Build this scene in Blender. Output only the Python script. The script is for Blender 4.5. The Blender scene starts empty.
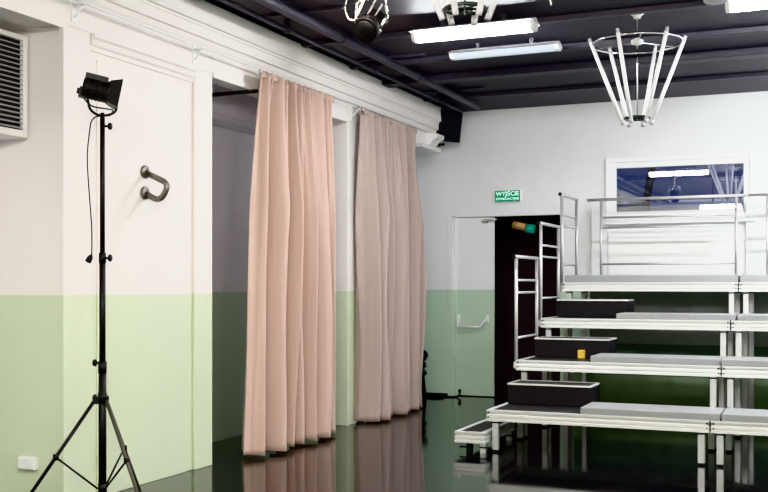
import bpy, math, random
from mathutils import Vector, Matrix
random.seed(7)
PI = math.pi
scn = bpy.context.scene
col = scn.collection

# ------------------------------------------------------------------ materials
def new_mat(name):
    m = bpy.data.materials.new(name); m.use_nodes = True
    return m, m.node_tree, m.node_tree.nodes['Principled BSDF']

def mat(name, c, rough=.5, metal=0., spec=.5, noise=.0, nscale=20., bump=0., coat=0., sheen=0., stretch=None):
    m, nt, p = new_mat(name)
    p.inputs['Roughness'].default_value = rough
    p.inputs['Metallic'].default_value = metal
    p.inputs['Specular IOR Level'].default_value = spec
    p.inputs['Coat Weight'].default_value = coat
    p.inputs['Sheen Weight'].default_value = sheen
    p.inputs['Base Color'].default_value = (*c, 1)
    if noise > 0 or bump > 0:
        tc = nt.nodes.new('ShaderNodeTexCoord'); mp = nt.nodes.new('ShaderNodeMapping')
        nt.links.new(tc.outputs['Object'], mp.inputs['Vector'])
        if stretch: mp.inputs['Scale'].default_value = stretch
        n = nt.nodes.new('ShaderNodeTexNoise'); n.inputs['Scale'].default_value = nscale
        n.inputs['Detail'].default_value = 4
        nt.links.new(mp.outputs['Vector'], n.inputs['Vector'])
        if noise > 0:
            r = nt.nodes.new('ShaderNodeMix'); r.data_type = 'RGBA'
            r.inputs[6].default_value = (*[max(0, x*(1-noise)) for x in c], 1)
            r.inputs[7].default_value = (*[min(1, x*(1+noise)) for x in c], 1)
            nt.links.new(n.outputs['Fac'], r.inputs[0])
            nt.links.new(r.outputs[2], p.inputs['Base Color'])
        if bump > 0:
            b = nt.nodes.new('ShaderNodeBump'); b.inputs['Strength'].default_value = bump
            b.inputs['Distance'].default_value = .01
            nt.links.new(n.outputs['Fac'], b.inputs['Height'])
            nt.links.new(b.outputs['Normal'], p.inputs['Normal'])
    return m

def paint_mat(name, white, green, line=1.5):
    """wall paint: green oil dado up to `line` metres, off-white above"""
    m, nt, p = new_mat(name)
    g = nt.nodes.new('ShaderNodeNewGeometry'); s = nt.nodes.new('ShaderNodeSeparateXYZ')
    nt.links.new(g.outputs['Position'], s.inputs[0])
    c = nt.nodes.new('ShaderNodeMath'); c.operation = 'LESS_THAN'; c.inputs[1].default_value = line
    nt.links.new(s.outputs['Z'], c.inputs[0])
    n = nt.nodes.new('ShaderNodeTexNoise'); n.inputs['Scale'].default_value = 1.3; n.inputs['Detail'].default_value = 5
    nt.links.new(g.outputs['Position'], n.inputs['Vector'])
    mx = nt.nodes.new('ShaderNodeMix'); mx.data_type = 'RGBA'
    mx.inputs[6].default_value = (*white, 1); mx.inputs[7].default_value = (*green, 1)
    nt.links.new(c.outputs[0], mx.inputs[0])
    hv = nt.nodes.new('ShaderNodeHueSaturation')
    mr = nt.nodes.new('ShaderNodeMapRange'); mr.inputs[3].default_value = .93; mr.inputs[4].default_value = 1.05
    nt.links.new(n.outputs['Fac'], mr.inputs[0]); nt.links.new(mr.outputs[0], hv.inputs['Value'])
    nt.links.new(mx.outputs[2], hv.inputs['Color']); nt.links.new(hv.outputs[0], p.inputs['Base Color'])
    rg = nt.nodes.new('ShaderNodeMapRange'); rg.inputs[3].default_value = .6; rg.inputs[4].default_value = .32
    nt.links.new(c.outputs[0], rg.inputs[0]); nt.links.new(rg.outputs[0], p.inputs['Roughness'])
    n2 = nt.nodes.new('ShaderNodeTexNoise'); n2.inputs['Scale'].default_value = 60
    nt.links.new(g.outputs['Position'], n2.inputs['Vector'])
    b = nt.nodes.new('ShaderNodeBump'); b.inputs['Strength'].default_value = .06; b.inputs['Distance'].default_value = .01
    nt.links.new(n2.outputs['Fac'], b.inputs['Height']); nt.links.new(b.outputs[0], p.inputs['Normal'])
    return m

def emit_mat(name, c, strength, base=(.9, .9, .9)):
    m, nt, p = new_mat(name)
    p.inputs['Base Color'].default_value = (*base, 1)
    p.inputs['Emission Color'].default_value = (*c, 1)
    p.inputs['Emission Strength'].default_value = strength
    p.inputs['Roughness'].default_value = .3
    return m

M = {}
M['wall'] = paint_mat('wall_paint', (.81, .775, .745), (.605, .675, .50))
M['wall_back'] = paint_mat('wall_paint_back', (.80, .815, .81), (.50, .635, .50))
M['wall_niche'] = paint_mat('wall_paint_niche_shade', (.78, .77, .86), (.47, .57, .50))  # same wall paint, bluer here for the cool shade of the niche
M['white'] = mat('white_paint', (.80, .79, .77), .5, noise=.02, nscale=6)
M['white_clean'] = mat('white_lacquer', (.82, .83, .82), .35)
M['white_board'] = mat('offwhite_board', (.72, .74, .73), .5, noise=.02, nscale=5)
M['ceiling'] = mat('ceiling_dark_paint', (.044, .040, .055), .6, noise=.2, nscale=2.5, bump=.1)
M['ceil_beam'] = mat('ceiling_beam_paint', (.048, .044, .061), .5, noise=.2, nscale=3)
M['black'] = mat('black_powder_coat', (.006, .0055, .006), .45, spec=.3, noise=.2, nscale=30)
M['black_plastic'] = mat('black_plastic', (.009, .009, .011), .5, spec=.3, noise=.15, nscale=20)
M['speaker'] = mat('speaker_black', (.013, .013, .017), .7, spec=.2, noise=.2, nscale=40)
M['black_cloth'] = mat('black_dark_cloth', (.013, .014, .018), .9, noise=.3, nscale=15)
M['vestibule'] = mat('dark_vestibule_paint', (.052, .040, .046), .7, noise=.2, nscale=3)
M['dark_box'] = mat('step_box_black_paint', (.017, .016, .018), .6, spec=.25, noise=.2, nscale=9)
M['deck'] = mat('phenolic_deck', (.018, .017, .0165), .5, noise=.25, nscale=60, bump=.15)
M['alu'] = mat('aluminium_profile', (.70, .71, .69), .42, metal=.35, noise=.05, nscale=8)
M['alu_leg'] = mat('aluminium_leg', (.55, .56, .56), .4, metal=.5, noise=.06, nscale=8)
M['rail'] = mat('rail_grey_tube', (.58, .57, .57), .35, metal=.5)
M['pad'] = mat('grey_vinyl_pad', (.29, .30, .30), .38, noise=.05, nscale=12, bump=.03)
M['steel'] = mat('worn_steel_tube', (.20, .185, .165), .38, metal=.85, noise=.35, nscale=40)
M['chrome'] = mat('chrome', (.75, .75, .76), .2, metal=1)
M['tube'] = mat('frosted_tube_glass', (.90, .90, .92), .15, coat=.5)
M['dark_metal'] = mat('dark_bronze', (.05, .06, .05), .35, metal=.7)
M['grey_housing'] = mat('grey_housing', (.50, .49, .52), .5)
M['slat'] = mat('louvre_slat_grey', (.34, .34, .36), .45)
M['dark_gap'] = mat('louvre_gap', (.02, .02, .023), .8)
M['tan'] = mat('tan_plastic', (.45, .27, .12), .45, noise=.15, nscale=40)
M['yellow'] = mat('yellow_card', (.62, .42, .05), .5, noise=.15, nscale=60)
M['brown_stand'] = mat('stand_tube_olive', (.055, .052, .035), .4)
M['sign_green'] = emit_mat('exit_sign_green', (.0, .25, .12), .25, (.0, .22, .12))
M['sign_text'] = emit_mat('exit_sign_text', (.45, 1, .8), .45, (.7, .95, .85))
M['green_lens'] = emit_mat('green_lens', (.0, .5, .3), .12, (.0, .22, .15))
M['lamp_lit'] = emit_mat('fluorescent_lit_cool', (.95, .97, 1.0), 150)
M['fill_stage'] = emit_mat('fluorescent_fill_stage', (.95, .97, 1.0), 300)  # for the added lamp above the stage end
M['lamp_warm'] = emit_mat('fluorescent_lit_warm', (1.0, .88, .77), 60)
M['fill_warm_bright'] = emit_mat('fluorescent_fill_soft_white', (1.0, .93, .87), 235)  # for the added lamps around and behind the camera
M['lamp_dim'] = emit_mat('fluorescent_diffuser_blue', (.80, .91, 1.0), .55, (.34, .38, .42))  # diffuser with a faint pale blue emission

# curtain cloth
def curtain_mat(name, c):
    m, nt, p = new_mat(name)
    p.inputs['Roughness'].default_value = .85; p.inputs['Sheen Weight'].default_value = .25
    p.inputs['Specular IOR Level'].default_value = .2
    tc = nt.nodes.new('ShaderNodeTexCoord'); mp = nt.nodes.new('ShaderNodeMapping')
    mp.inputs['Scale'].default_value = (9, 9, .5)
    nt.links.new(tc.outputs['Object'], mp.inputs[0])
    n = nt.nodes.new('ShaderNodeTexNoise'); n.inputs['Scale'].default_value = 3; n.inputs['Detail'].default_value = 5
    nt.links.new(mp.outputs[0], n.inputs['Vector'])
    mx = nt.nodes.new('ShaderNodeMix'); mx.data_type = 'RGBA'
    mx.inputs[6].default_value = (*[x*.9 for x in c], 1); mx.inputs[7].default_value = (*[x*1.08 for x in c], 1)
    nt.links.new(n.outputs['Fac'], mx.inputs[0]); nt.links.new(mx.outputs[2], p.inputs['Base Color'])
    return m
M['curtain_a'] = curtain_mat('curtain_peach', (.54, .395, .335))
M['curtain_b'] = curtain_mat('curtain_mauve', (.45, .36, .33))

# glossy black dance floor
def floor_mat():
    m, nt, p = new_mat('glossy_black_floor')
    p.inputs['Base Color'].default_value = (.010, .010, .011, 1)
    p.inputs['Specular IOR Level'].default_value = .5
    p.inputs['IOR'].default_value = 1.55
    tc = nt.nodes.new('ShaderNodeTexCoord')
    n = nt.nodes.new('ShaderNodeTexNoise'); n.inputs['Scale'].default_value = 2.0; n.inputs['Detail'].default_value = 6
    nt.links.new(tc.outputs['Object'], n.inputs['Vector'])
    r = nt.nodes.new('ShaderNodeMapRange'); r.inputs[3].default_value = .03; r.inputs[4].default_value = .11
    nt.links.new(n.outputs['Fac'], r.inputs[0]); nt.links.new(r.outputs[0], p.inputs['Roughness'])
    n2 = nt.nodes.new('ShaderNodeTexNoise'); n2.inputs['Scale'].default_value = 1.6
    nt.links.new(tc.outputs['Object'], n2.inputs['Vector'])
    b = nt.nodes.new('ShaderNodeBump'); b.inputs['Strength'].default_value = .02; b.inputs['Distance'].default_value = .02
    nt.links.new(n2.outputs['Fac'], b.inputs['Height']); nt.links.new(b.outputs[0], p.inputs['Normal'])
    return m
M['floor'] = floor_mat()

def glass_mat():
    m = bpy.data.materials.new('window_glass'); m.use_nodes = True
    nt = m.node_tree; nt.nodes.clear()
    o = nt.nodes.new('ShaderNodeOutputMaterial'); mx = nt.nodes.new('ShaderNodeMixShader')
    t = nt.nodes.new('ShaderNodeBsdfTransparent'); t.inputs[0].default_value = (.75, .8, .9, 1)
    g = nt.nodes.new('ShaderNodeBsdfGlossy'); g.inputs['Roughness'].default_value = .015
    g.inputs[0].default_value = (.95, .97, 1, 1)
    mx.inputs[0].default_value = .32
    nt.links.new(t.outputs[0], mx.inputs[1]); nt.links.new(g.outputs[0], mx.inputs[2]); nt.links.new(mx.outputs[0], o.inputs[0])
    return m
M['glass'] = glass_mat()

# ------------------------------------------------------------------ mesh builder
class MB:
    def __init__(s): s.v = []; s.f = []; s.sm = []
    def add(s, vs, fs, smooth=False):
        b = len(s.v); s.v += [tuple(v) for v in vs]
        for f in fs: s.f.append(tuple(b+i for i in f)); s.sm.append(smooth)
        return s
    def box(s, x0, x1, y0, y1, z0, z1):
        x0, x1 = min(x0, x1), max(x0, x1); y0, y1 = min(y0, y1), max(y0, y1); z0, z1 = min(z0, z1), max(z0, z1)
        vs = [(x0,y0,z0),(x1,y0,z0),(x1,y1,z0),(x0,y1,z0),(x0,y0,z1),(x1,y0,z1),(x1,y1,z1),(x0,y1,z1)]
        return s.add(vs, [(0,3,2,1),(4,5,6,7),(0,1,5,4),(1,2,6,5),(2,3,7,6),(3,0,4,7)])
    def obox(s, c, ax, ay, az):
        """oriented box: centre and three half axes"""
        c = Vector(c); ax = Vector(ax); ay = Vector(ay); az = Vector(az)
        vs = [c+i*ax+j*ay+k*az for k in (-1,1) for i, j in ((-1,-1),(1,-1),(1,1),(-1,1))]
        return s.add(vs, [(0,3,2,1),(4,5,6,7),(0,1,5,4),(1,2,6,5),(2,3,7,6),(3,0,4,7)])
    def tube(s, pts, r, n=12, closed=False, square=False):
        pts = [Vector(p) for p in pts]; N = len(pts)
        rr = r if isinstance(r, (list, tuple)) else [r]*N
        rings = []; prev = None
        for i, p in enumerate(pts):
            if closed: d = (pts[(i+1) % N]-pts[i-1]).normalized()
            elif i == 0: d = (pts[1]-p).normalized()
            elif i == N-1: d = (p-pts[i-1]).normalized()
            else: d = ((pts[i+1]-p).normalized()+(p-pts[i-1]).normalized()).normalized()
            if prev is None:
                up = Vector((0,0,1)) if abs(d.z) < .9 else Vector((1,0,0))
                u = d.cross(up).normalized()
            else:
                u = (prev - d*prev.dot(d)).normalized()
            w = d.cross(u); prev = u
            ring = []
            for k in range(n):
                a = 2*PI*(k+.5)/n
                ring.append(p+rr[i]*(math.cos(a)*u+math.sin(a)*w))
            rings.append(ring)
        vs = [v for ring in rings for v in ring]; fs = []
        for i in range(N if closed else N-1):
            j = (i+1) % N
            for k in range(n):
                l = (k+1) % n
                fs.append((i*n+k, i*n+l, j*n+l, j*n+k))
        b = len(s.v); s.add(vs, fs, not square and n > 6)
        if not closed:
            s.f.append(tuple(b+k for k in reversed(range(n)))); s.sm.append(False)
            s.f.append(tuple(b+(N-1)*n+k for k in range(n))); s.sm.append(False)
        return s
    def lathe(s, prof, c=(0,0,0), axis=(0,0,1), n=24):
        """profile of (radius, distance along axis)"""
        c = Vector(c); d = Vector(axis).normalized()
        up = Vector((0,0,1)) if abs(d.z) < .9 else Vector((1,0,0))
        u = d.cross(up).normalized(); w = d.cross(u)
        vs = []; fs = []
        for r, h in prof:
            for k in range(n):
                a = 2*PI*k/n; vs.append(c+d*h+r*(math.cos(a)*u+math.sin(a)*w))
        for i in range(len(prof)-1):
            for k in range(n):
                l = (k+1) % n; fs.append((i*n+k, i*n+l, (i+1)*n+l, (i+1)*n+k))
        b = len(s.v); s.add(vs, fs, True)
        s.f.append(tuple(b+k for k in reversed(range(n)))); s.sm.append(False)
        s.f.append(tuple(b+(len(prof)-1)*n+k for k in range(n))); s.sm.append(False)
        return s
    def prism_y(s, prof, y0, y1):
        """closed profile of (x, z) extruded along y"""
        n = len(prof); vs = [(x, y0, z) for x, z in prof]+[(x, y1, z) for x, z in prof]
        fs = [(i, (i+1) % n, n+(i+1) % n, n+i) for i in range(n)]
        fs += [tuple(reversed(range(n))), tuple(range(n, 2*n))]
        return s.add(vs, fs)
    def prism_x(s, prof, x0, x1):
        n = len(prof); vs = [(x0, y, z) for y, z in prof]+[(x1, y, z) for y, z in prof]
        fs = [(i, (i+1) % n, n+(i+1) % n, n+i) for i in range(n)]
        fs += [tuple(reversed(range(n))), tuple(range(n, 2*n))]
        return s.add(vs, fs)
    def build(s, name, m, parent=None, loc=None, bevel=0., recalc=True):
        me = bpy.data.meshes.new(name); me.from_pydata([tuple(v) for v in s.v], [], s.f)
        me.polygons.foreach_set('use_smooth', s.sm)
        if recalc:
            import bmesh
            bm = bmesh.new(); bm.from_mesh(me); bmesh.ops.recalc_face_normals(bm, faces=bm.faces); bm.to_mesh(me); bm.free()
        me.materials.append(m)
        o = bpy.data.objects.new(name, me); col.objects.link(o)
        if parent: o.parent = parent
        if loc: o.location = loc
        if bevel > 0:
            b = o.modifiers.new('bevel', 'BEVEL'); b.width = bevel; b.segments = 2; b.limit_method = 'ANGLE'; b.angle_limit = math.radians(40)
        return o

def empty(name, loc=(0,0,0), rz=0.):
    o = bpy.data.objects.new(name, None); col.objects.link(o)
    o.location = loc; o.rotation_euler = (0,0,rz); o.empty_display_size = .1
    return o
def tag(o, label, cat, group=None):
    o['label'] = label; o['category'] = cat
    if group: o['group'] = group
    return o
def thing(name, label, cat, loc=(0,0,0), rz=0., group=None): return tag(empty(name, loc, rz), label, cat, group)
def struct(o): o['kind'] = 'structure'; return o
def copy_tree(o, parent=None):
    c = o.copy(); col.objects.link(c); c.parent = parent
    for ch in [x for x in list(bpy.data.objects) if x.parent == o]: copy_tree(ch, c)
    return c

# ------------------------------------------------------------------ dimensions (metres; camera stands at x=0, y=0)
XL, XN, XR = -4.96, -5.67, 1.45        # left pier face, niche back, right wall
YB, YR = 13.9, -3.0                   # far wall, rear wall
H = 4.0
LIN = 3.41                            # lintel underside
YE = 13.28                            # end of lintel before the corner

# ------------------------------------------------------------------ room shell
struct(MB().box(-6.0, XR+.2, YR-.2, YB+.2, -.15, 0).build('floor', M['floor']))
struct(MB().box(-6.0, XR+.2, YR-.2, YB+.2, H, H+.15).build('ceiling', M['ceiling']))
def panel_pier(mb, y0, y1):
    """pier with a sunk panel, its crown moulding on top"""
    ya, yb = y0+.27, y1-.27
    mb.box(-5.8, XL-.03, y0, y1, 0, LIN)
    mb.box(XL-.03, XL, y0, ya, 0, LIN); mb.box(XL-.03, XL, yb, y1, 0, LIN)
    # inner stepped panel
    mb.box(XL-.031, XL-.018, ya+.10, yb-.11, 0, 3.24)
w = MB()
w.box(-5.9, XN-.02, YR-.2, YB+.2, 0, H)                     # outer wall
w.box(-5.8, XL, YR, 7.77, LIN, H-.002)                      # lintel band, solid over the near recess
w.box(-5.19, XL, 7.77, 10.5, LIN, H-.002); w.box(-5.8, -5.19, 7.77, 10.5, 3.54, H-.002)
w.box(-5.8, XL, 10.5, YE, LIN, H-.002)
panel_pier(w, 5.87, 7.77)
w.box(-5.8, XL, 10.5, 10.98, 0, LIN)
w.box(-5.8, XL, 1.6, 3.1, 0, LIN); w.box(-5.8, XL, YR, -1.0, 0, LIN)
struct(w.build('wall_left', M['wall'], bevel=.006))
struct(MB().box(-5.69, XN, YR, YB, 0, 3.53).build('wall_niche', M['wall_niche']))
# crown moulding over the pier's sunk panel
t = MB(); t.prism_y([(XL-.03, 3.29), (XL-.015, 3.29), (XL-.012, 3.32), (XL+.004, 3.335), (XL+.012, 3.37), (XL+.03, 3.385), (XL+.03, 3.41), (XL-.03, 3.41)], 6.15, 7.49)
struct(t.build('trim_1', M['wall']))
# long cornice
t = MB()
t.prism_y([(XL, 3.60), (XL+.02, 3.605), (XL+.035, 3.63), (XL+.05, 3.665), (XL+.075, 3.67), (XL+.075, 3.755), (XL+.085, 3.76), (XL+.085, 3.775), (XL+.11, 3.78), (XL+.11, H-.03), (XL, H-.03)], YR, YE)
struct(t.build('trim_2', M['wall']))
# niche casings
def casing(name, y0, y1):
    c = MB()
    c.box(XL-.01, XL+.022, y0-.005, y0+.045, 0, LIN-.035)
    c.box(XL-.01, XL+.022, y1-.045, y1+.005, 0, LIN-.035)
    c.box(XL-.01, XL+.022, y0-.005, y1+.005, LIN-.035, LIN+.02)
    struct(c.build(name, M['wall']))
casing('trim_3', 3.1, 5.87); 
c = MB(); c.box(XL-.01, XL+.02, 7.77, 10.5, LIN-.03, LIN+.02); c.box(XL-.01, XL+.02, 10.5, 10.56, 0, LIN)
struct(c.build('trim_4', M['wall'], bevel=.005))
# rounded bulkhead added high in the niche for its edge line
b = MB(); b.prism_y([(XN, 3.17), (XN+.10, 3.17), (XN+.17, 3.19), (XN+.22, 3.24), (XN+.24, 3.31), (XN+.24, 3.535), (XN, 3.535)], 7.78, 10.49)
struct(b.build('trim_5', M['wall_niche']))
# console where the lintel ends before the corner
b = MB(); b.prism_y([(XL, 3.42), (XL+.05, 3.44), (XL+.10, 3.50), (XL+.16, 3.53), (XL+.16, 3.58), (XL, 3.6)], 13.0, 13.26); b.box(XL-.3, XL+.10, 12.6, YE+.02, 3.36, 3.41)
struct(b.build('trim_6', M['white']))

# far wall with the door and window openings
D0, D1, DT = -4.90, -3.365, 2.545
W0, W1, WB, WT = -2.72, -.90, 2.43, 3.22
w = MB()
w.box(-5.8, D0, YB, YB+.2, 0, H); w.box(D0, D1, YB, YB+.2, DT, H); w.box(D1, W0, YB, YB+.2, 0, H)
w.box(W0, W1, YB, YB+.2, 0, WB); w.box(W0, W1, YB, YB+.2, WT, H); w.box(W1, XR+.2, YB, YB+.2, 0, H)
struct(w.build('wall_back', M['wall_back']))
struct(MB().box(XR, XR+.2, YR, YB, 0, H).build('wall_right', M['wall_back']))
struct(MB().box(-6, XR+.2, YR-.2, YR, 0, H).build('wall_rear', M['wall_back']))
struct(MB().box(XN, D0-.04, YB-.014, YB, 0, .035).build('baseboard_back', M['black_plastic']))
# dark vestibule behind the doorway
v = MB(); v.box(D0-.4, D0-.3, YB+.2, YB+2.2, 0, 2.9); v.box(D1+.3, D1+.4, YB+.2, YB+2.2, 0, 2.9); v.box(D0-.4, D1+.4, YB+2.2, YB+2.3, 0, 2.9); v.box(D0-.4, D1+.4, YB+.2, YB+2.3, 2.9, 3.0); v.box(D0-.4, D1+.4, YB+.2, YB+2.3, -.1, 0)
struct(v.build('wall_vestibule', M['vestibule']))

# door: closed left leaf, the right leaf stands open into the dark
d = struct(empty('door_1', (D0, YB, 0)))
f = MB(); f.box(-.07, .0, -.018, .03, 0, DT+.0); f.box(0, .03, .0, .12, 0, DT); f.box(0, D1-D0, .0, .12, DT-.025, DT)
f.build('door_frame', M['wall_back'], d)
lf = MB().box(.03, .592, .045, .085, .012, DT-.03).build('door_leaf', M['wall_back'], d, bevel=.003)
pb = MB()
for x in (.075, .50): pb.tube([(x, .045, 1.10), (x, .0, 1.10), (x+(.03 if x < .2 else -.075), -.09, .985)], .014, 10)
pb.tube([(.10, -.09, .985), (.43, -.09, .985)], .016, 10)
pb.box(.055, .095, .03, .047, 1.05, 1.15); pb.box(.48, .52, .03, .047, 1.05, 1.15)
pb.build('push_bar', M['white_clean'], d)
cl = MB(); cl.box(.43, .50, -.01, .047, 2.44, 2.48); cl.tube([(.44, -.02, 2.46), (.66, -.05, 2.475)], .016, 8)
cl.build('door_closer', M['rail'], d)
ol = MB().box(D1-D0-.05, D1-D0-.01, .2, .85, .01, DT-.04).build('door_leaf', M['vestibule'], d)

# window with white casing, dusk outside
wn = struct(empty('window_1', (0, YB, 0)))
f = MB()
def ring(mb, x0, x1, z0, z1, t, y0, y1):
    mb.box(x0, x0+t, y0, y1, z0, z1); mb.box(x1-t, x1, y0, y1, z0, z1)
    mb.box(x0+t, x1-t, y0, y1, z0, z0+t); mb.box(x0+t, x1-t, y0, y1, z1-t, z1)
ring(f, W0-.025, W1+.025, WB-.03, WT+.025, .06, -.035, .02)
f.build('window_frame', M['white_clean'], wn, bevel=.004)
f = MB(); ring(f, W0+.035, W1-.035, WB+.03, WT-.035, .075, -.012, .06)
f.build('window_sash', M['white_clean'], wn, bevel=.006)
MB().box(W0+.09, W1-.09, .015, .02, WB+.08, WT-.09).build('window_pane', M['glass'], wn)
f = MB(); f.box(W0-.03, W1+.03, -.10, .0, WB-.065, WB-.03); f.build('window_sill', M['white_clean'], wn, bevel=.006)
# cladding panels beside and under the window
struct(MB().box(-2.93, W0-.0, YB-.06, YB, 0, 2.615).build('trim_7', M['white_board'], bevel=.005))
struct(MB().box(W1-.08, .9, YB-.06, YB, 1.5, 2.615).build('trim_8', M['white_board'], bevel=.005))
t = MB(); t.box(W0+.02, W1-.08, YB-.035, YB, 2.19, 2.23); t.box(W0+.02, W1-.08, YB-.02, YB, 1.5, 2.19); t.box(W0+.02, W1-.08, YB-.03, YB, 1.72, 1.745)
struct(t.build('trim_9', M['white_clean']))

# dim shapes made up for the view through the window glass
g = thing('added_unit', 'added dark grey unit behind the lower edge of window glass', 'desk', (-1.6, 15.0, 0))
MB().box(-1.3, .35, 0, .5, 0, 2.66).build('desk_body', mat('dim_grey', (.10, .11, .12), .7, noise=.2, nscale=3), g, bevel=.01)
MB().box(-.5, .2, -.02, .0, 2.50, 2.62).build('desk_panel', M['black_plastic'], g)
g = thing('added_green_board', 'added dark green board behind the lower left part of window glass', 'board', (-2.5, 14.75, 0))
MB().box(-.12, .2, 0, .03, 0, 2.72).build('board_face', mat('dim_green', (.02, .12, .07), .6, noise=.2, nscale=4), g)
g = thing('added_post', 'added dark slanted post behind the left part of window glass', 'post', (-2.42, 14.55, 0))
MB().obox((0, 0, 2.2), (.05, 0, 0), (0, .03, 0), (.22, 0, 1.2)).build('post_body', M['black_plastic'], g)
MB().box(-.32, -.12, -.1, .1, 0, 1.02).build('post_foot', M['black_plastic'], g)
# ceiling beams, duct and conduits
def beam(n, y0, y1, z0, x0=-4.85, x1=XR):
    struct(MB().box(x0, x1, y0, y1, z0, H-.001).build('trim_%d' % n, M['ceil_beam'], bevel=.008))
beam(10, 11.25, 11.45, 3.92); beam(11, 10.35, 10.43, 3.94); beam(12, 9.22, 9.30, 3.95); beam(13, 12.6, 12.66, 3.95); beam(14, 7.0, 7.15, 3.9); beam(15, 4.0, 4.15, 3.9)
du = thing('ventilation_duct', 'dark round ventilation duct running under the ceiling along the curtained wall', 'duct', (-4.30, 0, 3.93))
g = MB(); g.tube([(0, YR+.02, 0), (0, 13.2, 0)], .045, 20)
for y in range(1, 13, 2): g.tube([(0, y-.02, 0), (0, y+.02, 0)], .050, 20)
g.build('duct_tube', M['ceil_beam'], du)
for y in (4.2, 6.2, 8.2, 10.2, 12.2):
    MB().box(-.42, .4, y-.025, y+.025, .045, .0685).build('hanger', M['ceil_beam'], du)
cd = thing('ceiling_conduit', 'thin dark conduit pipe under the ceiling just above the white cornice', 'pipe', (-4.56, 0, 3.90))
MB().tube([(0, YR+.02, 0), (0, 13.3, 0)], .022, 10).build('pipe', M['ceil_beam'], cd)
for y in (4.4, 6.4, 8.4, 10.4, 12.4): MB().box(-.03, .03, y-.015, y+.015, -.028, .099).build('clip', M['ceil_beam'], cd)

# ------------------------------------------------------------------ curtains and rail
def curtain(name, label, y0b, y0t, y1b, y1t, zt, zb, m, seed, pleats, folds):
    rnd = random.Random(seed)
    root = thing(name, label, 'curtain', (-4.83, (y0t+y1t)/2, 0), 0, 'stage curtains on the left wall')
    yc = (y0t+y1t)/2
    nu, nv = 420, 60
    ph = [rnd.uniform(0, 2*PI) for _ in range(8)]
    bend = [rnd.uniform(-1, 1) for _ in range(12)]
    mb = MB(); vs = []
    for j in range(nv+1):
        t = j/nv                                   # 0 = top, 1 = hem
        z = zt+(zb-zt)*t
        kf = min(1, t/.35)
        y0 = y0t+(y0b-y0t)*(t**.7); y1 = y1t+(y1b-y1t)*(t**.8)
        for i in range(nu+1):
            u = i/nu
            warp = u+.030*math.sin(2*PI*1.6*u+ph[0])+.014*math.sin(2*PI*4*u+ph[1])
            drift = .006*math.sin(2.2*t*PI+ph[2]+5*u)
            a = math.sin(2*PI*pleats*(warp)+ph[3]+.4*math.sin(3*t+ph[6]))
            b = math.sin(2*PI*folds*(warp+drift)+ph[4])
            b = math.copysign(abs(b)**.75, b)
            c = math.sin(2*PI*(folds*.53)*(warp-drift)+ph[5])
            x = (.022*(1-.72*kf))*a+(.014+.058*kf)*b+(.03*kf)*c
            x += .012*kf*math.sin(2*PI*pleats*.47*warp+ph[7]+1.5*t)
            x *= .95+1.15*abs(math.sin(PI*(2.3*u+.2*t)+ph[2]))
            y = y0+(y1-y0)*(u+.008*kf*math.sin(2*PI*folds*warp+ph[4]+1.2))
            zz = z+(.010*math.sin(2*PI*folds*warp+ph[6]) if j == nv else 0)
            if j == 0: zz += .006*math.sin(2*PI*pleats*warp)
            vs.append((x+.01, y-yc, zz))
    n = nu+1
    fs = [(j*n+i, j*n+i+1, (j+1)*n+i+1, (j+1)*n+i) for j in range(nv) for i in range(nu)]
    mb.add(vs, fs, True)
    o = mb.build('curtain_cloth', m, root, recalc=False)
    s = o.modifiers.new('thickness', 'SOLIDIFY'); s.thickness = .004
    tp = MB(); tv = []
    for k in range(2):
        for i in range(nu+1):
            u = i/nu; tv.append((.006*math.sin(2*PI*pleats*u*1.5)+.026, (y0t+(y1t-y0t)*u)-yc, zt-.045+k*.058+.003*math.sin(60*u)))
    tp.add(tv, [(i, i+1, n+i+1, n+i) for i in range(nu)], True)
    o = tp.build('heading_tape', m, root, recalc=False)
    s = o.modifiers.new('thickness', 'SOLIDIFY'); s.thickness = .004
    N = 14
    for i in range(N):
        y = y0t+.04+(y1t-y0t-.08)*i/(N-1)-yc
        MB().tube([(.0, y, zt-.02), (-.02, y, zt+.0), (-.022, y, zt+.026), (-.008, y, zt+.034)], .006, 6).build('curtain_hook', M['steel'], root)
    return root
curtain('stage_curtain', 'peach pink floor-length curtain hanging nearest the lamp stand, in front of open niche', 8.10, 8.36, 9.97, 9.87, 3.53, .032, M['curtain_a'], 3, 22, 7.5)
curtain('stage_curtain', 'greyish mauve floor-length curtain hanging nearest the far wall and loudspeaker', 10.66, 10.64, 12.32, 12.27, 3.53, .025, M['curtain_b'], 11, 20, 8.5)

r = thing('curtain_rail', 'thin white curtain rail on brackets running below the cornice on left wall', 'curtain rail', (-4.85, 0, 3.565))
MB().tube([(0, YR+.05, 0), (0, 12.75, 0)], .009, 8).build('rail', M['white'], r)
for y in (4.3, 5.95, 7.48, 9.07, 10.66, 12.25):
    b = MB(); b.tube([(-.11, y, .0), (0, y, .0)], .011, 8); b.tube([(-.11, y, -.09), (-.08, y, -.07), (-.03, y, -.01)], .009, 8)
    b.box(-.112, -.10, y-.025, y+.025, -.12, .03)
    b.build('bracket', M['white_clean'], r)
tb = thing('curtain_pole', 'black horizontal tube crossing the niche above the peach curtain edge', 'pole', (XN+.24, 8.42, 3.37))
MB().tube([(.0, 0, 0), (.545, 0, 0)], .018, 12).build('tube', M['black'], tb)
MB().lathe([(.05, 0), (.05, .012), (.03, .02)], (0,0,0), (1,0,0)).build('wall_flange', M['black'], tb)

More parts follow.
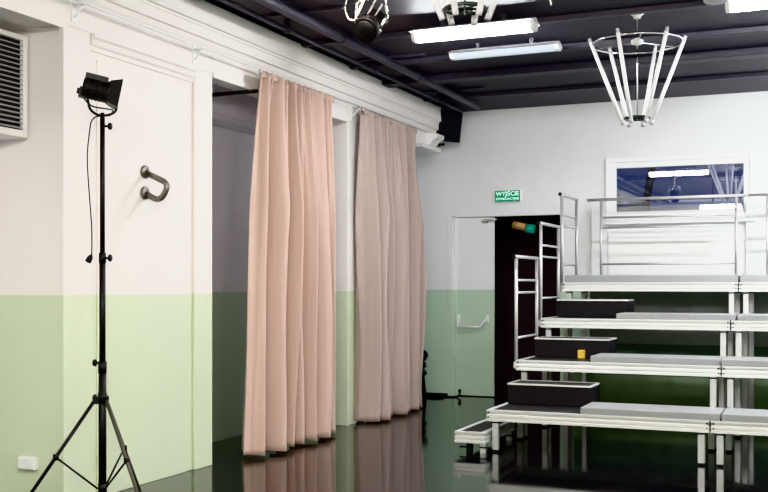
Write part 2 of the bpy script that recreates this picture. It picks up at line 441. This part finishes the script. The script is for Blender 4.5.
# ------------------------------------------------------------------ wall fittings on the left
v = thing('ventilation_grille', 'grey slatted air vent box high in the left wall recess', 'vent', (XN+.065, 5.24, 2.62))
b = MB(); b.box(-.065, .30, -.60, .60, 0, .725)
b.build('housing', M['white'], v, bevel=.006)
b = MB(); ring2 = [(-.60, -.56), (.56, .60)]
b.box(.30, .335, -.60, -.555, 0, .725); b.box(.30, .335, .555, .60, 0, .725); b.box(.30, .335, -.555, .555, 0, .05); b.box(.30, .335, -.555, .555, .69, .725)
b.build('frame', M['white'], v, bevel=.004)
MB().box(.30, .303, -.555, .555, .05, .69).build('dark_backing', M['dark_gap'], v)
b = MB()
for k in range(18):
    z = .065+k*.0345; b.prism_y([(.305, z+.008), (.332, z-.006), (.333, z-.001), (.306, z+.013)], -.555, .555)
b.build('louvre', M['slat'], v)
s = thing('wall_socket', 'small white surface socket low on the green recess wall behind tripod', 'socket', (-5.275, 5.87, .30))
MB().box(-.078, .078, -.045, 0, -.045, .045).build('socket_box', M['white_clean'], s, bevel=.008)
MB().box(-.07, -.004, -.052, -.045, -.038, .038).build('socket_cover', M['white_clean'], s, bevel=.003)
MB().box(.004, .07, -.052, -.045, -.038, .038).build('socket_cover', M['white_clean'], s, bevel=.003)

def arc_path(pts, r=.04, n=6):
    pts = [Vector(p) for p in pts]; out = [pts[0]]
    for i in range(1, len(pts)-1):
        a, p, c = pts[i-1], pts[i], pts[i+1]
        d1 = (a-p).normalized(); d2 = (c-p).normalized()
        L = min(r, (a-p).length*.45, (c-p).length*.45)
        s, e = p+d1*L, p+d2*L
        for k in range(n+1):
            t = k/n; out.append((1-t)**2*s+2*t*(1-t)*p+t*t*e)
    out.append(pts[-1]); return out
h = thing('grab_bar', 'bent steel tube bracket with two round flanges on the cream pier', 'grab bar', (XL-.016, 6.81, 2.38))
MB().tube(arc_path([(0, 0, .085), (.235, 0, -.02), (.15, 0, -.155), (0, 0, -.082)], .07), .024, 14).build('bent_tube', M['steel'], h)
for z in (.085, -.082): MB().lathe([(.052, 0), (.052, .014), (.046, .02), (.03, .024)], (0, 0, z), (1, 0, 0), 20).build('flange', M['steel'], h)

# ------------------------------------------------------------------ lamp stand with a theatre lantern
TH = math.radians(23.2)
Rv = Vector((math.cos(TH), math.sin(TH), 0)); Fv = Vector((-math.sin(TH), math.cos(TH), 0)); U = Vector((0,0,1))
AZ = math.radians(15.7)
Rt = Rv*math.cos(AZ)+Fv*math.sin(AZ); Ft = Fv*math.cos(AZ)-Rv*math.sin(AZ)
st = thing('lamp_stand', 'tall black tripod lighting stand on the floor before the cream pier', 'stand', (-4.497, 5.69, 0))
MB().tube([(0,0,.19), (0,0,1.02)], .026, 16).build('lower_pole', M['black'], st)
MB().tube([(0,0,1.0), (0,0,1.76)], .021, 16).build('middle_pole', M['black'], st)
MB().tube([(0,0,1.74), (0,0,2.70)], .0165, 16).build('upper_pole', M['black'], st)
b = MB(); b.tube([(0,0,.98), (0,0,1.06)], .0285, 16); b.build('collar', M['black_plastic'], st)
b = MB(); b.tube([(0,0,.78), (0,0,.85)], .030, 16)
for a in (180, 60, -60):
    d = Rt*math.cos(math.radians(a))+Ft*math.sin(math.radians(a)); b.obox(d*.04+U*.80, d*.02, d.cross(U)*.014, U*.025)
b.build('collar', M['black_plastic'], st)
b = MB(); b.tube([(0,0,1.72), (0,0,1.79)], .024, 16); b.build('collar', M['black_plastic'], st)
MB().tube([(0,0,.175), (0,0,.24)], .029, 16).build('base_collar', M['black_plastic'], st)
for z, sgn in ((.815, -1), (1.05, -1), (1.755, 1), (2.64, 1)):
    k = MB(); k.tube([(0,0,z), Rv*sgn*.045+U*z], .008, 8); k.lathe([(.016, 0), (.024, .006), (.024, .02), (.016, .026)], Rv*sgn*.038+U*z, Rv*sgn, 12)
    k.build('knob', M['black_plastic'], st)
for a in (180, 60, -60):
    d = Rt*math.cos(math.radians(a))+Ft*math.sin(math.radians(a))
    lg = MB(); lg.tube([d*.05+U*.80, d*.58+U*.012], .0125, 10)
    o = lg.build('leg', M['brown_stand'] if a != 180 else M['black'], st)
    MB().lathe([(.016, 0), (.018, .03), (.014, .06)], d*.58, U, 10).build('rubber_foot', M['black_plastic'], o)
    mid = d*(.05+.53*.47)+U*(.80-.788*.47)
    br = MB(); br.tube([d*.03+U*.205, mid], .007, 8); br.tube([mid-U*.02, mid+U*.02], .02, 8); br.build('brace', M['black'], st)

sp = thing('theatre_spotlight', 'black theatre lantern with barn doors on top of the tripod stand', 'spotlight', (-4.497, 5.69, 2.70))
ax = (Rv*.95+Fv*.27-U*.20).normalized()   # aims right, slightly down
sd = ax.cross(U).normalized(); upv = sd.cross(ax).normalized()
C0 = U*.182+Rv*-.026
b = MB()
b.lathe([(.05, -.105), (.070, -.10), (.074, -.085), (.074, .055), (.078, .06), (.078, .075)], C0, ax, 24)
for k in range(5): b.lathe([(.079, 0), (.079, .006)], C0+ax*(-.075+k*.022), ax, 24)
b.obox(C0+upv*.068-ax*.025, ax*.075, sd*.05, upv*.024)
b.build('lamp_body', M['black'], sp)
b = MB(); b.obox(C0-upv*.04-ax*.10, ax*.02, sd*.03, upv*.035); b.lathe([(.02, 0), (.022, .03)], C0-ax*.135-upv*.035, ax, 12)
b.build('lamp_holder', M['black_plastic'], sp)
for d2, o2, wd in ((upv, sd, .094), (-upv, sd, .094), (sd, upv, .094), (-sd, upv, .094)):
    b = MB(); p0 = C0+ax*.066+d2*.070; p1 = C0+ax*.142+d2*.094
    nrm = (p1-p0).cross(o2).normalized()*.002
    vs = [p0-o2*.07, p0+o2*.07, p1+o2*wd, p1-o2*wd]
    b.add([x-nrm for x in vs]+[x+nrm for x in vs], [(0,3,2,1),(4,5,6,7),(0,1,5,4),(1,2,6,5),(2,3,7,6),(3,0,4,7)])
    b.build('barn_door', M['black'], sp)
MB().lathe([(.062, 0), (.05, .012), (.02, .018)], C0+ax*.070, ax, 24).build('lens', mat('lantern_lens', (.12, .12, .13), .1), sp)
yk = MB(); yk.tube(arc_path([C0+U*0-Rv*.085, -Rv*.085+U*.05, -Rv*.03+U*.012, Rv*.04+U*.012, Rv*.095+U*.04, Rv*.095+U*.15+Rv*.0], .035), .009, 10)
yk.tube([U*-.02, U*.03], .014, 12)
yk.build('yoke', M['black'], sp)
cb = MB(); cb.tube(arc_path([C0-ax*.10-upv*.06, C0-ax*.03-upv*.12, Rv*.075+U*.05, Rv*.06+U*.02], .05), .005, 8)
cb.tube(arc_path([Rv*.05+U*.012, -Rv*.05+U*.005, -Rv*.078-U*.03, -Rv*.106-U*.25, -Rv*.09-U*.5, -Rv*.07-U*.75, -Rv*.072-U*.93], .1), .0045, 8)
cb.build('power_cable', M['black'], sp)
pg = MB(); pg.lathe([(.010, 0), (.02, .02), (.022, .05), (.017, .056)], -Rv*.074-U*.925, -U-Rv*.5, 12)
pg.build('plug', M['black_plastic'], sp)

# ------------------------------------------------------------------ tiered stage platforms
PX, PW, PD, FH = -2.97, 2.02, 1.0, .105
FY = [9.37, 10.37, 11.37, 12.37]; TZ = [.40, .80, 1.20, 1.60]
def frame_mesh(w_, d_, t=.045, fh=FH):
    """aluminium edge profile with two grooves, mitred round the deck; origin at the front-left top corner"""
    prof = [(0, 0), (0, -.012), (.005, -.03), (.010, -.036), (.005, -.040), (0, -.046), (0, -.066), (.006, -.072), (.006, -.078), (0, -.084), (0, -fh), (t, -fh), (t, 0)]
    n = len(prof); vs = []
    for (cx, cy, sx, sy) in ((0, 0, 1, 1), (w_, 0, -1, 1), (w_, d_, -1, -1), (0, d_, 1, -1)):
        for o, z in prof: vs.append((cx+sx*o, cy+sy*o, z))
    fs = []
    for k in range(4):
        l = (k+1) % 4
        for i in range(n):
            j = (i+1) % n; fs.append((k*n+i, k*n+j, l*n+j, l*n+i))
    return MB().add(vs, fs)
def platform(label, x0, y0, zt, w_=PW-.012, d_=PD-.012, group='tiered stage platforms', leg=.06, clamp=True):
    p = thing('stage_platform', label, 'platform', (x0, y0, 0), 0, group)
    o = frame_mesh(w_, d_).build('frame', M['alu'], p); o.location = (0, 0, zt)
    MB().box(.04, w_-.04, .04, d_-.04, zt-.04, zt-.004).build('deck_board', M['deck'], p)
    for lx in (.042, w_-.042-leg):
        for ly in (.045, d_-.045-leg):
            o = MB().box(lx, lx+leg, ly, ly+leg, .02, zt-FH+.03).build('leg', M['alu_leg'], p, bevel=.004)
            MB().box(lx+.004, lx+leg-.004, ly+.004, ly+leg-.004, 0, .02).build('foot', M['black_plastic'], o)
            if clamp: MB().box(lx-.004, lx+leg+.004, ly-.004, ly+leg+.004, zt-FH-.024, zt-FH-.012).build('strap', M['black_plastic'], o)
    for bx in (.02, w_-.02):
        MB().lathe([(.009, 0), (.009, .006)], (bx, .002, zt-.025), (0, -1, 0), 10).build('bolt', M['black_plastic'], p)
        MB().lathe([(.007, 0), (.007, .006)], (bx, .002, zt-.068), (0, -1, 0), 10).build('bolt', M['black_plastic'], p)
    return p
tier = ['lowest', 'second', 'third', 'top']
for k in range(4):
    platform('aluminium framed stage platform, %s tier, left half with the dark step end' % tier[k] if k < 3 else 'aluminium framed stage platform, top tier, left half below the first back railing', PX, FY[k], TZ[k])
    platform('aluminium framed stage platform, %s tier, right half cut by the photo edge' % tier[k], PX+PW, FY[k], TZ[k])
# low entrance step
p = thing('entrance_step', 'low small aluminium framed step on the floor left of the lowest tier', 'step', (-3.245, 9.25, 0))
sw, sd_ = .30, 1.0
o = frame_mesh(sw, sd_).build('frame', M['alu'], p); o.location = (0, 0, .20)
MB().box(.04, sw-.04, .04, sd_-.04, .16, .196).build('deck_board', M['deck'], p)
for lx in (.10, sw-.065):
    for ly in (.05, sd_-.10):
        o = MB().box(lx, lx+.05, ly, ly+.05, .0, .11).build('leg', M['alu_leg'] if lx > .15 else M['black_plastic'], p)
        MB().box(lx-.004, lx+.054, ly-.004, ly+.054, .045, .06).build('strap', M['black_plastic'], o)
MB().box(.03, .10, .06, .075, .04, .055).build('stretcher', M['black_plastic'], p)

# added sheets behind the tiers, toned for the under-stage shade and lit bands
g = thing('shade_sheet', 'added green sheet behind the tiers, toned in bands for light and shade in the platform gaps', 'sheet', (-2.86, 13.43, 0))
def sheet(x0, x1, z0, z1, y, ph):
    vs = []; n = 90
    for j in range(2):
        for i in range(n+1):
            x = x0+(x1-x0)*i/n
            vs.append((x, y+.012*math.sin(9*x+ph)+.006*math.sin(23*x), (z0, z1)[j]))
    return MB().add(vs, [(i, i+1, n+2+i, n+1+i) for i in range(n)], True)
sheet(0, 4.1, .82, 1.52, 0, 0).build('upper_sheet', mat('sheet_shade_grey_green', (.28, .31, .29), .8, noise=.2, nscale=3), g, recalc=False)
sheet(-.22, 4.1, .40, .86, .03, 1).build('middle_sheet', mat('sheet_shade_green', (.085, .115, .09), .7, noise=.3, nscale=2), g, recalc=False)
sheet(-.24, 4.1, .01, .42, .0, 2).build('lower_sheet', mat('sheet_lit_green', (.19, .26, .16), .7, noise=.3, nscale=2), g, recalc=False)
# black step boxes
def step_box(label, x0, y0, z0, w_=.845, d_=.415, h_=.20):
    s = thing('step_box', label, 'step', (x0, y0, z0), 0, 'black step boxes on the tiers')
    MB().box(0, w_, 0, d_, 0, h_-.014).build('box_body', M['dark_box'], s, bevel=.003)
    MB().box(.02, w_-.02, .02, d_-.02, h_-.014, h_-.003).build('tread', M['deck'], s)
    f = MB(); ring_t = .022
    f.box(-.004, w_+.004, -.004, ring_t, h_-.014, h_); f.box(-.004, w_+.004, d_-ring_t, d_, h_-.014, h_)
    f.box(-.004, ring_t, ring_t, d_-ring_t, h_-.014, h_); f.box(w_-ring_t, w_+.004, ring_t, d_-ring_t, h_-.014, h_)
    f.build('edge_trim', M['alu'], s)
step_box('black step box with bright edge trim on the lowest tier', -2.935, 9.955, .40, .825, .405)
step_box('black step box on the second tier, behind the small yellow card box', -2.93, 10.955, .80, .80, .405)
step_box('black step box on the third tier, highest of the step boxes', -2.93, 11.955, 1.20, .815, .405)

# seat pads
def pad(label, x0, x1, y0, z0, d_=.49, h_=.062):
    s = thing('seat_pad', label, 'seat pad', ((x0+x1)/2, y0+d_/2, z0), 0, 'grey seat pads along the tiers')
    w_ = (x1-x0)/2-.003
    MB().box(-w_, w_, -d_/2, d_/2, 0, h_).build('cushion', M['pad'], s, bevel=.009)
    sm = MB(); e = .003
    ring3 = [(-w_-.001, w_+.001, -d_/2-.002, -d_/2+e), (-w_-.001, w_+.001, d_/2-e, d_/2+.002), (-w_-.002, -w_+e, -d_/2, d_/2), (w_-e, w_+.002, -d_/2, d_/2)]
    for q in ring3: sm.box(*q, h_*.5-.0015, h_*.5+.0015)
    sm.build('seam', M['pad'], s)
pad('long grey seat pad on lowest tier, right of the step box', -2.09, -.872, 9.385, .40)
pad('grey seat pad on lowest tier, running out of the photo at right', -.866, .36, 9.385, .40)
pad('long grey seat pad on second tier, right of the yellow card box', -2.21, -.968, 10.385, .80)
pad('grey seat pad on second tier, running out of the photo at right', -.962, .28, 10.385, .80)
pad('long grey seat pad on third tier, right of the step box', -2.145, -.905, 11.385, 1.20)
pad('grey seat pad on third tier, running out of the photo at right', -.89, .35, 11.385, 1.20)
pad('grey seat pad on top tier, below the first back railing', -2.95, -.955, 12.385, 1.60, .60, .085)
pad('grey seat pad on top tier, running out of the photo at right', -.94, .9, 12.385, 1.60, .60, .085)

yb = thing('card_box', 'tiny yellow card box standing on the second tier before the black step box', 'box', (-2.41, 10.90, .80))
MB().box(-.033, .033, -.03, .03, 0, .085).build('box_body', M['yellow'], yb, bevel=.003)
MB().box(-.034, .034, -.031, .031, .055, .062).build('band', M['tan'], yb)

# railings
def side_rail(label, x, y0, y1, z0, r=.0165):
    s = thing('guard_rail', label, 'railing', (x, y0, z0), 0, 'side guard rails on the left ends of the tiers')
    L = y1-y0
    for y in (0, L):
        o = MB().tube([(0, y, -.10), (0, y, 1.06)], r*1.12, 12).build('post', M['rail'], s)
        MB().box(-.02, .028, y-.03, y+.03, -.09, -.03).build('bracket', M['alu'], o)
    o = MB().tube([(0, -.09, 1.065), (0, L+.03, 1.065)], r*1.15, 12).build('top_rail', M['rail'], s)
    MB().lathe([(.022, -.012), (.022, .004)], (0, -.09, 1.065), (0, 1, 0), 12).build('end_cap', M['black_plastic'], o)
    for z in (.82, .69, .22): MB().tube([(0, 0, z), (0, L, z)], r*.85, 10).build('crossbar', M['rail'], s)
side_rail('grey tube guard rail at the left end of second tier, lowest of the side rails', PX-.032, 10.49, 11.31, .80)
side_rail('grey tube guard rail at the left end of third tier, the middle one', PX-.032, 11.49, 12.31, 1.20)
side_rail('grey tube guard rail at the left end of top tier, before white wall', PX-.032, 12.49, 13.29, 1.60)
def back_rail(label, x0, x1, p0, p1, y, z0):
    s = thing('guard_rail', label, 'railing', (x0, y, z0), 0, 'back guard rails on the top tier')
    for x in (p0-x0, p1-x0):
        o = MB().tube([(x, 0, -.08), (x, 0, 1.05)], .0175, 12).build('post', M['rail'], s)
        MB().box(x-.03, x+.03, -.024, .02, -.09, -.03).build('bracket', M['alu'], o)
    o = MB().tube([(0, 0, 1.06), (x1-x0, 0, 1.06)], .019, 12).build('top_rail', M['rail'], s)
    for x in (0, x1-x0): MB().lathe([(.023, -.006), (.023, .006)], (x, 0, 1.06), (1, 0, 0), 12).build('end_cap', M['grey_housing'], o)
    for z in (.83, .70, .235): MB().tube([(p0-x0, 0, z), (p1-x0, 0, z)], .014, 10).build('crossbar', M['rail'], s)
back_rail('grey tube back railing on top tier, spanning the width under the window', -2.88, -.945, -2.705, -1.06, 13.385, 1.60)
back_rail('grey tube back railing on top tier, cut off by the right photo edge', -.925, 1.05, -.70, .88, 13.385, 1.60)

# ------------------------------------------------------------------ exit sign and vestibule lamp
def text_mesh(body, size, name, m, parent, loc):
    c = bpy.data.curves.new(name, 'FONT'); c.body = body; c.size = size; c.align_x = 'CENTER'; c.align_y = 'CENTER'; c.extrude = .002; c.offset = size*.02
    o = bpy.data.objects.new(name+'_curve', c); col.objects.link(o)
    dg = bpy.context.evaluated_depsgraph_get()
    me = bpy.data.meshes.new_from_object(o.evaluated_get(dg))
    bpy.data.objects.remove(o); me.materials.clear(); me.materials.append(m); me.name = name
    t = bpy.data.objects.new(name, me); col.objects.link(t); t.parent = parent
    t.location = loc; t.rotation_euler = (PI/2, 0, 0)
    return t
e = thing('exit_sign', 'green lit exit sign with white lettering on wall above the door', 'sign', (-4.085, YB, 2.79))
MB().box(-.185, .185, -.055, 0, -.083, .083).build('sign_box', M['white_clean'], e, bevel=.006)
MB().box(-.178, .178, -.058, -.054, -.076, .076).build('sign_face', M['sign_green'], e)
text_mesh('WYJŚCIE', .082, 'lettering', M['sign_text'], e, (0, -.060, .030))
text_mesh('EWAKUACYJNE', .046, 'lettering', M['sign_text'], e, (0, -.060, -.038))
l = thing('emergency_lamp', 'small tan and green emergency lamp inside the dark doorway', 'lamp', (-3.93, 14.03, 2.365))
MB().tube([(-.13, 0, .04), (.05, 0, .0)], .05, 14).build('lamp_housing', M['tan'], l)
b = MB(); b.tube([(.06, 0, -.01), (.17, 0, -.03)], .058, 14); b.build('lamp_lens', M['green_lens'], l)
MB().box(-.05, -.02, -.012, .012, .0, .179).build('mounting_arm', M['black'], l)

# ------------------------------------------------------------------ loudspeaker, clutter in the far corner
s = thing('loudspeaker', 'black loudspeaker hung under the ceiling in far left corner', 'loudspeaker', (-4.80, 13.47, 3.755))
s.rotation_euler = (math.radians(10), math.radians(6), math.radians(20))
MB().box(-.165, .165, -.14, .14, -.22, .20).build('cabinet', M['speaker'], s, bevel=.012)
MB().box(-.155, .155, -.152, -.14, -.21, .19).build('front_grille', M['speaker'], s, bevel=.004)
b = MB(); b.tube([(-.12, .02, -.22), (-.12, .06, -.29), (-.05, .12, -.27)], .018, 8); b.lathe([(.035, 0), (.035, .03)], (-.13, .0, -.27), (1, 0, 0), 12); b.box(-.20, -.16, -.02, .04, -.34, .1)
b.build('wall_bracket', M['black'], s)
k = thing('folded_stand', 'black folded equipment stand on the floor behind the mauve curtain edge', 'stand', (-5.175, 13.45, 0))
b = MB(); b.tube([(.0, 0, .02), (-.02, .01, .66)], [.03, .024], 10); b.tube([(.05, -.03, .0), (-.01, 0, .45)], .014, 8); b.tube([(-.06, .03, .0), (-.02, 0, .4)], .014, 8)
b.build('pole', M['black_cloth'], k)
b = MB(); b.lathe([(.01, 0), (.05, .03), (.075, .09), (.07, .13), (.03, .17)], (-.02, .01, .50), (.1, 0, 1), 14); b.lathe([(.02, 0), (.06, .04), (.04, .10)], (-.015, .01, .40), (0, 0, 1), 14); b.lathe([(.02, 0), (.065, .04), (.04, .09)], (-.01, .005, .30), (0, 0, 1), 14)
b.build('bundled_strap', M['black_cloth'], k)
k = thing('floor_cable', 'black cable lying on the floor along the far wall beside the mauve curtain', 'cable', (-5.05, 13.72, 0))
b = MB(); pts = []
for i in range(60):
    t = i/59; a = t*2*PI*3.5; rr = .05+.05*t
    pts.append((-.06+rr*1.6*math.cos(a), -.05+rr*.6*math.sin(a), .012+.02*abs(math.sin(a*1.7))))
pts += [(.15, 0.0, .01), (.26, .05, .01), (.30, .06, .05), (.295, .05, .10)]
b.tube(pts, .011, 8); b.build('cable_run', M['black_plastic'], k)
b = MB(); b.lathe([(.012, 0), (.02, .01), (.02, .05), (.01, .055)], (.295, .05, .06), (0, 0, 1), 10); b.build('plug', M['black_plastic'], k)

# ------------------------------------------------------------------ ceiling fittings
def fluorescent(label, x0, x1, y, m, z=3.90, group='ceiling fluorescent lights', k=1.35):
    L = x1-x0
    f = thing('fluorescent_light', label, 'ceiling light', ((x0+x1)/2, y, z), 0, group)
    MB().prism_x([(-.15, .0), (-.06, .03), (-.03, .045), (.03, .045), (.06, .03), (.15, .0)], -L/2, L/2).build('housing', M['grey_housing'], f)
    MB().prism_x([(-.080, -.001), (-.066, -.030*k), (-.045, -.05*k), (.045, -.05*k), (.066, -.030*k), (.080, -.001)], -L/2+.035, L/2-.035).build('diffuser', m, f)
    for x in (-L/2, L/2-.036):
        MB().prism_x([(-.084, .004), (-.070, -.034*k), (-.045, -.054*k), (.045, -.054*k), (.070, -.034*k), (.084, .004)], x, x+.036).build('end_cap', M['white_clean'], f)
    for x in (-L/4, L/4): MB().box(x-.02, x+.02, -.02, .02, .045, H-z).build('mount', M['ceil_beam'], f)
    return f
fluorescent('brightly lit long fluorescent ceiling light behind the cropped tube chandelier', -3.565, -2.405, 9.03, M['lamp_lit'])
fluorescent('dimly glowing pale blue long fluorescent fixture behind the brightest lit one', -3.535, -2.425, 10.0, M['lamp_dim'], k=.8)
fluorescent('lit fluorescent ceiling light cut by the top right photo corner', -.796, .40, 9.03, M['lamp_lit'])
fluorescent('unseen fluorescent fill light added over the right end of the stage, outside the frame', .15, 1.35, 11.3, M['fill_stage'], z=3.75)  # added out of view to brighten the right of the far wall
near = 'unseen fluorescent light brightening the near half of the room, outside the frame'  # unseen fixtures added to light the room, the first known by its reflection
for x, y, z, m in ((-2.85, 5.9, 3.87, M['lamp_warm']), (-.2, 5.9, 3.87, M['lamp_warm']), (-2.2, 2.6, 3.4, M['fill_warm_bright']), (.2, 2.6, 3.4, M['fill_warm_bright']), (-2.2, -.8, 3.4, M['fill_warm_bright']), (.2, -.8, 3.4, M['fill_warm_bright'])):
    fluorescent(near, x-.61, x+.61, y, m, z=z, group='unseen near fluorescent lights')

def chandelier(label, x, y, rot):
    c = thing('tube_chandelier', label, 'chandelier', (x, y, 0), rot, 'tube chandeliers')
    ZT, ZB, RT, RB = 3.735, 3.015, .395, .118
    MB().lathe([(.05, 4.0), (.075, 3.995), (.07, 3.97), (.035, 3.945), (.03, 3.925)], n=24).build('canopy', M['white_clean'], c)
    MB().tube([(0, 0, 3.94), (0, 0, ZB)], .006, 8).build('rod', M['chrome'], c)
    n = 48
    b = MB(); b.tube([(RT*math.cos(2*PI*i/n), RT*math.sin(2*PI*i/n), ZT-.03) for i in range(n)], .009, 8, closed=True)
    b.build('top_ring', M['chrome'], c)
    b = MB(); b.tube([(RB*.9*math.cos(2*PI*i/n), RB*.9*math.sin(2*PI*i/n), ZB+.03) for i in range(n)], .011, 8, closed=True)
    for i in range(3):
        a = i*PI/3; b.tube([(RB*.9*math.cos(a), RB*.9*math.sin(a), ZB+.03), (-RB*.9*math.cos(a), -RB*.9*math.sin(a), ZB+.03)], .007, 6)
    b.build('bottom_ring', M['dark_metal'], c)
    b = MB(); b.lathe([(.02, 3.69), (.05, 3.70), (.055, 3.73), (.02, 3.75)], n=16); b.build('hub', M['white_clean'], c)
    for i in range(3):
        a = i*2*PI/3+.5; MB().tube([(0, 0, ZT-.02), (RT*math.cos(a), RT*math.sin(a), ZT-.03)], .005, 6).build('spoke', M['chrome'], c)
    for i in range(6):
        a = i*PI/3; d = Vector((math.cos(a), math.sin(a), 0)); p1 = d*(RT+.012)+U*(ZT+.0); p0 = d*(RB+.012)+U*(ZB+.0)
        ax_ = (p1-p0).normalized()
        o = MB().tube([p0+ax_*.01, p1-ax_*.01], .0175, 14).build('light_tube', M['tube'], c)
        MB().tube([p0-ax_*.03, p0+ax_*.02], .017, 12).build('tube_cap', M['grey_housing'], o)
        MB().tube([p1-ax_*.02, p1+ax_*.025], .014, 12).build('tube_cap', M['grey_housing'], o)
    return c
chandelier('six tube conical chandelier hanging whole above the lowest tier', -1.57, 9.34, TH-math.radians(7))
chandelier('tube chandelier cut by the top photo edge, before the brightest light', -1.79, 5.27, TH+math.radians(2))

# ceiling theatre lantern near the top edge
g = thing('ceiling_spotlight', 'dark theatre lantern with silver yoke hung from ceiling at top edge', 'spotlight', (-2.86, 6.39, 3.30))
ax = (-Rv*.30-Fv*.80-U*.52).normalized(); sd = ax.cross(U).normalized(); upv = sd.cross(ax).normalized()
b = MB(); b.lathe([(.05, -.20), (.07, -.19), (.072, -.02), (.085, 0), (.085, .05), (.075, .052)], (0,0,0), ax, 24)
for i in range(5): b.lathe([(.079, 0), (.079, .007)], ax*(-.17+i*.028), ax, 24)
b.build('lamp_body', M['black'], g)
MB().lathe([(.072, 0), (.06, .014), (.02, .022)], ax*.045, ax, 20).build('lens', M['black_plastic'], g)
b = MB(); P1 = sd*.11-ax*.08; P2 = -sd*.11-ax*.08
top = U*.34+Fv*.03
b.tube(arc_path([P1, P1+U*.16, P2+U*.16+U*.02, P2], .05), .010, 10); b.tube([U*.17-ax*.08, top+U*.1], .012, 10)
b.build('yoke', M['chrome'], g)
b = MB(); b.tube([Rv*.075-U*.02, Rv*.135+U*.09], .010, 8); b.lathe([(.016, 0), (.02, .02), (.012, .03)], Rv*.07-U*.03, U+Rv*.5, 10); b.build('locking_lever', M['chrome'], g)
b = MB(); n = 28
ctr = -Rv*.10+U*.14
b.tube([ctr+.05*math.cos(2*PI*i/n)*Rv+.09*math.sin(2*PI*i/n)*U for i in range(n)], .005, 6, closed=True)
b.tube([ctr+Rv*.02-U*.08, ctr+Rv*.09+U*.07], .008, 6); b.tube([ctr+Rv*.10-U*.05, ctr+Rv*.16+U*.06], .007, 6); b.tube([ctr+Rv*.15-U*.06, ctr+Rv*.20+U*.02], .007, 6)
b.build('safety_cable', M['chrome'], g)
b = MB(); b.tube([top+U*.08-Rv*.03, top+U*.08+Rv*.03], .035, 10); b.tube([top+U*.1, Vector((0,0,H-3.30))+Fv*.03], .018, 10)
b.build('clamp', M['steel'], g)

# pale housing cut by the top edge
g = thing('ceiling_speaker_box', 'pale grey rounded housing under the ceiling left of the corner light', 'housing', (-.80, 8.30, 3.84))
MB().lathe([(.07, -.115), (.09, -.105), (.115, -.05), (.12, .02), (.12, .12)], n=28).build('housing_shell', M['grey_housing'], g)
MB().lathe([(.05, .12), (.05, .16)], n=16).build('mount', M['ceil_beam'], g)
# thin white cable by the top edge
g = thing('hanging_cable', 'short thin white cable dangling from the ceiling at the top edge', 'cable', (-2.02, 8.0, 3.76))
MB().tube([(-.03, 0, .24), (-.012, 0, .10), (.01, 0, .02), (.012, 0, 0)], .006, 6).build('cable_run', M['white_clean'], g)

# ------------------------------------------------------------------ world, camera, view
wd = bpy.data.worlds.new('dusk'); scn.world = wd; wd.use_nodes = True
bg = wd.node_tree.nodes['Background']; bg.inputs[0].default_value = (.24, .28, .60, 1); bg.inputs[1].default_value = .5

cam = bpy.data.cameras.new('camera'); co = bpy.data.objects.new('camera', cam); col.objects.link(co)
co.location = (0, 0, 1.58); co.rotation_euler = (PI/2, 0, TH)
cam.sensor_width = 36; cam.lens = 1042/768*36; cam.shift_y = 38/768
scn.camera = co
scn.view_settings.view_transform = 'Khronos PBR Neutral'
scn.view_settings.look = 'None'
scn.view_settings.exposure = 0.0
scn.cycles.use_denoising = True
scn.cycles.max_bounces = 10
scn.cycles.diffuse_bounces = 5
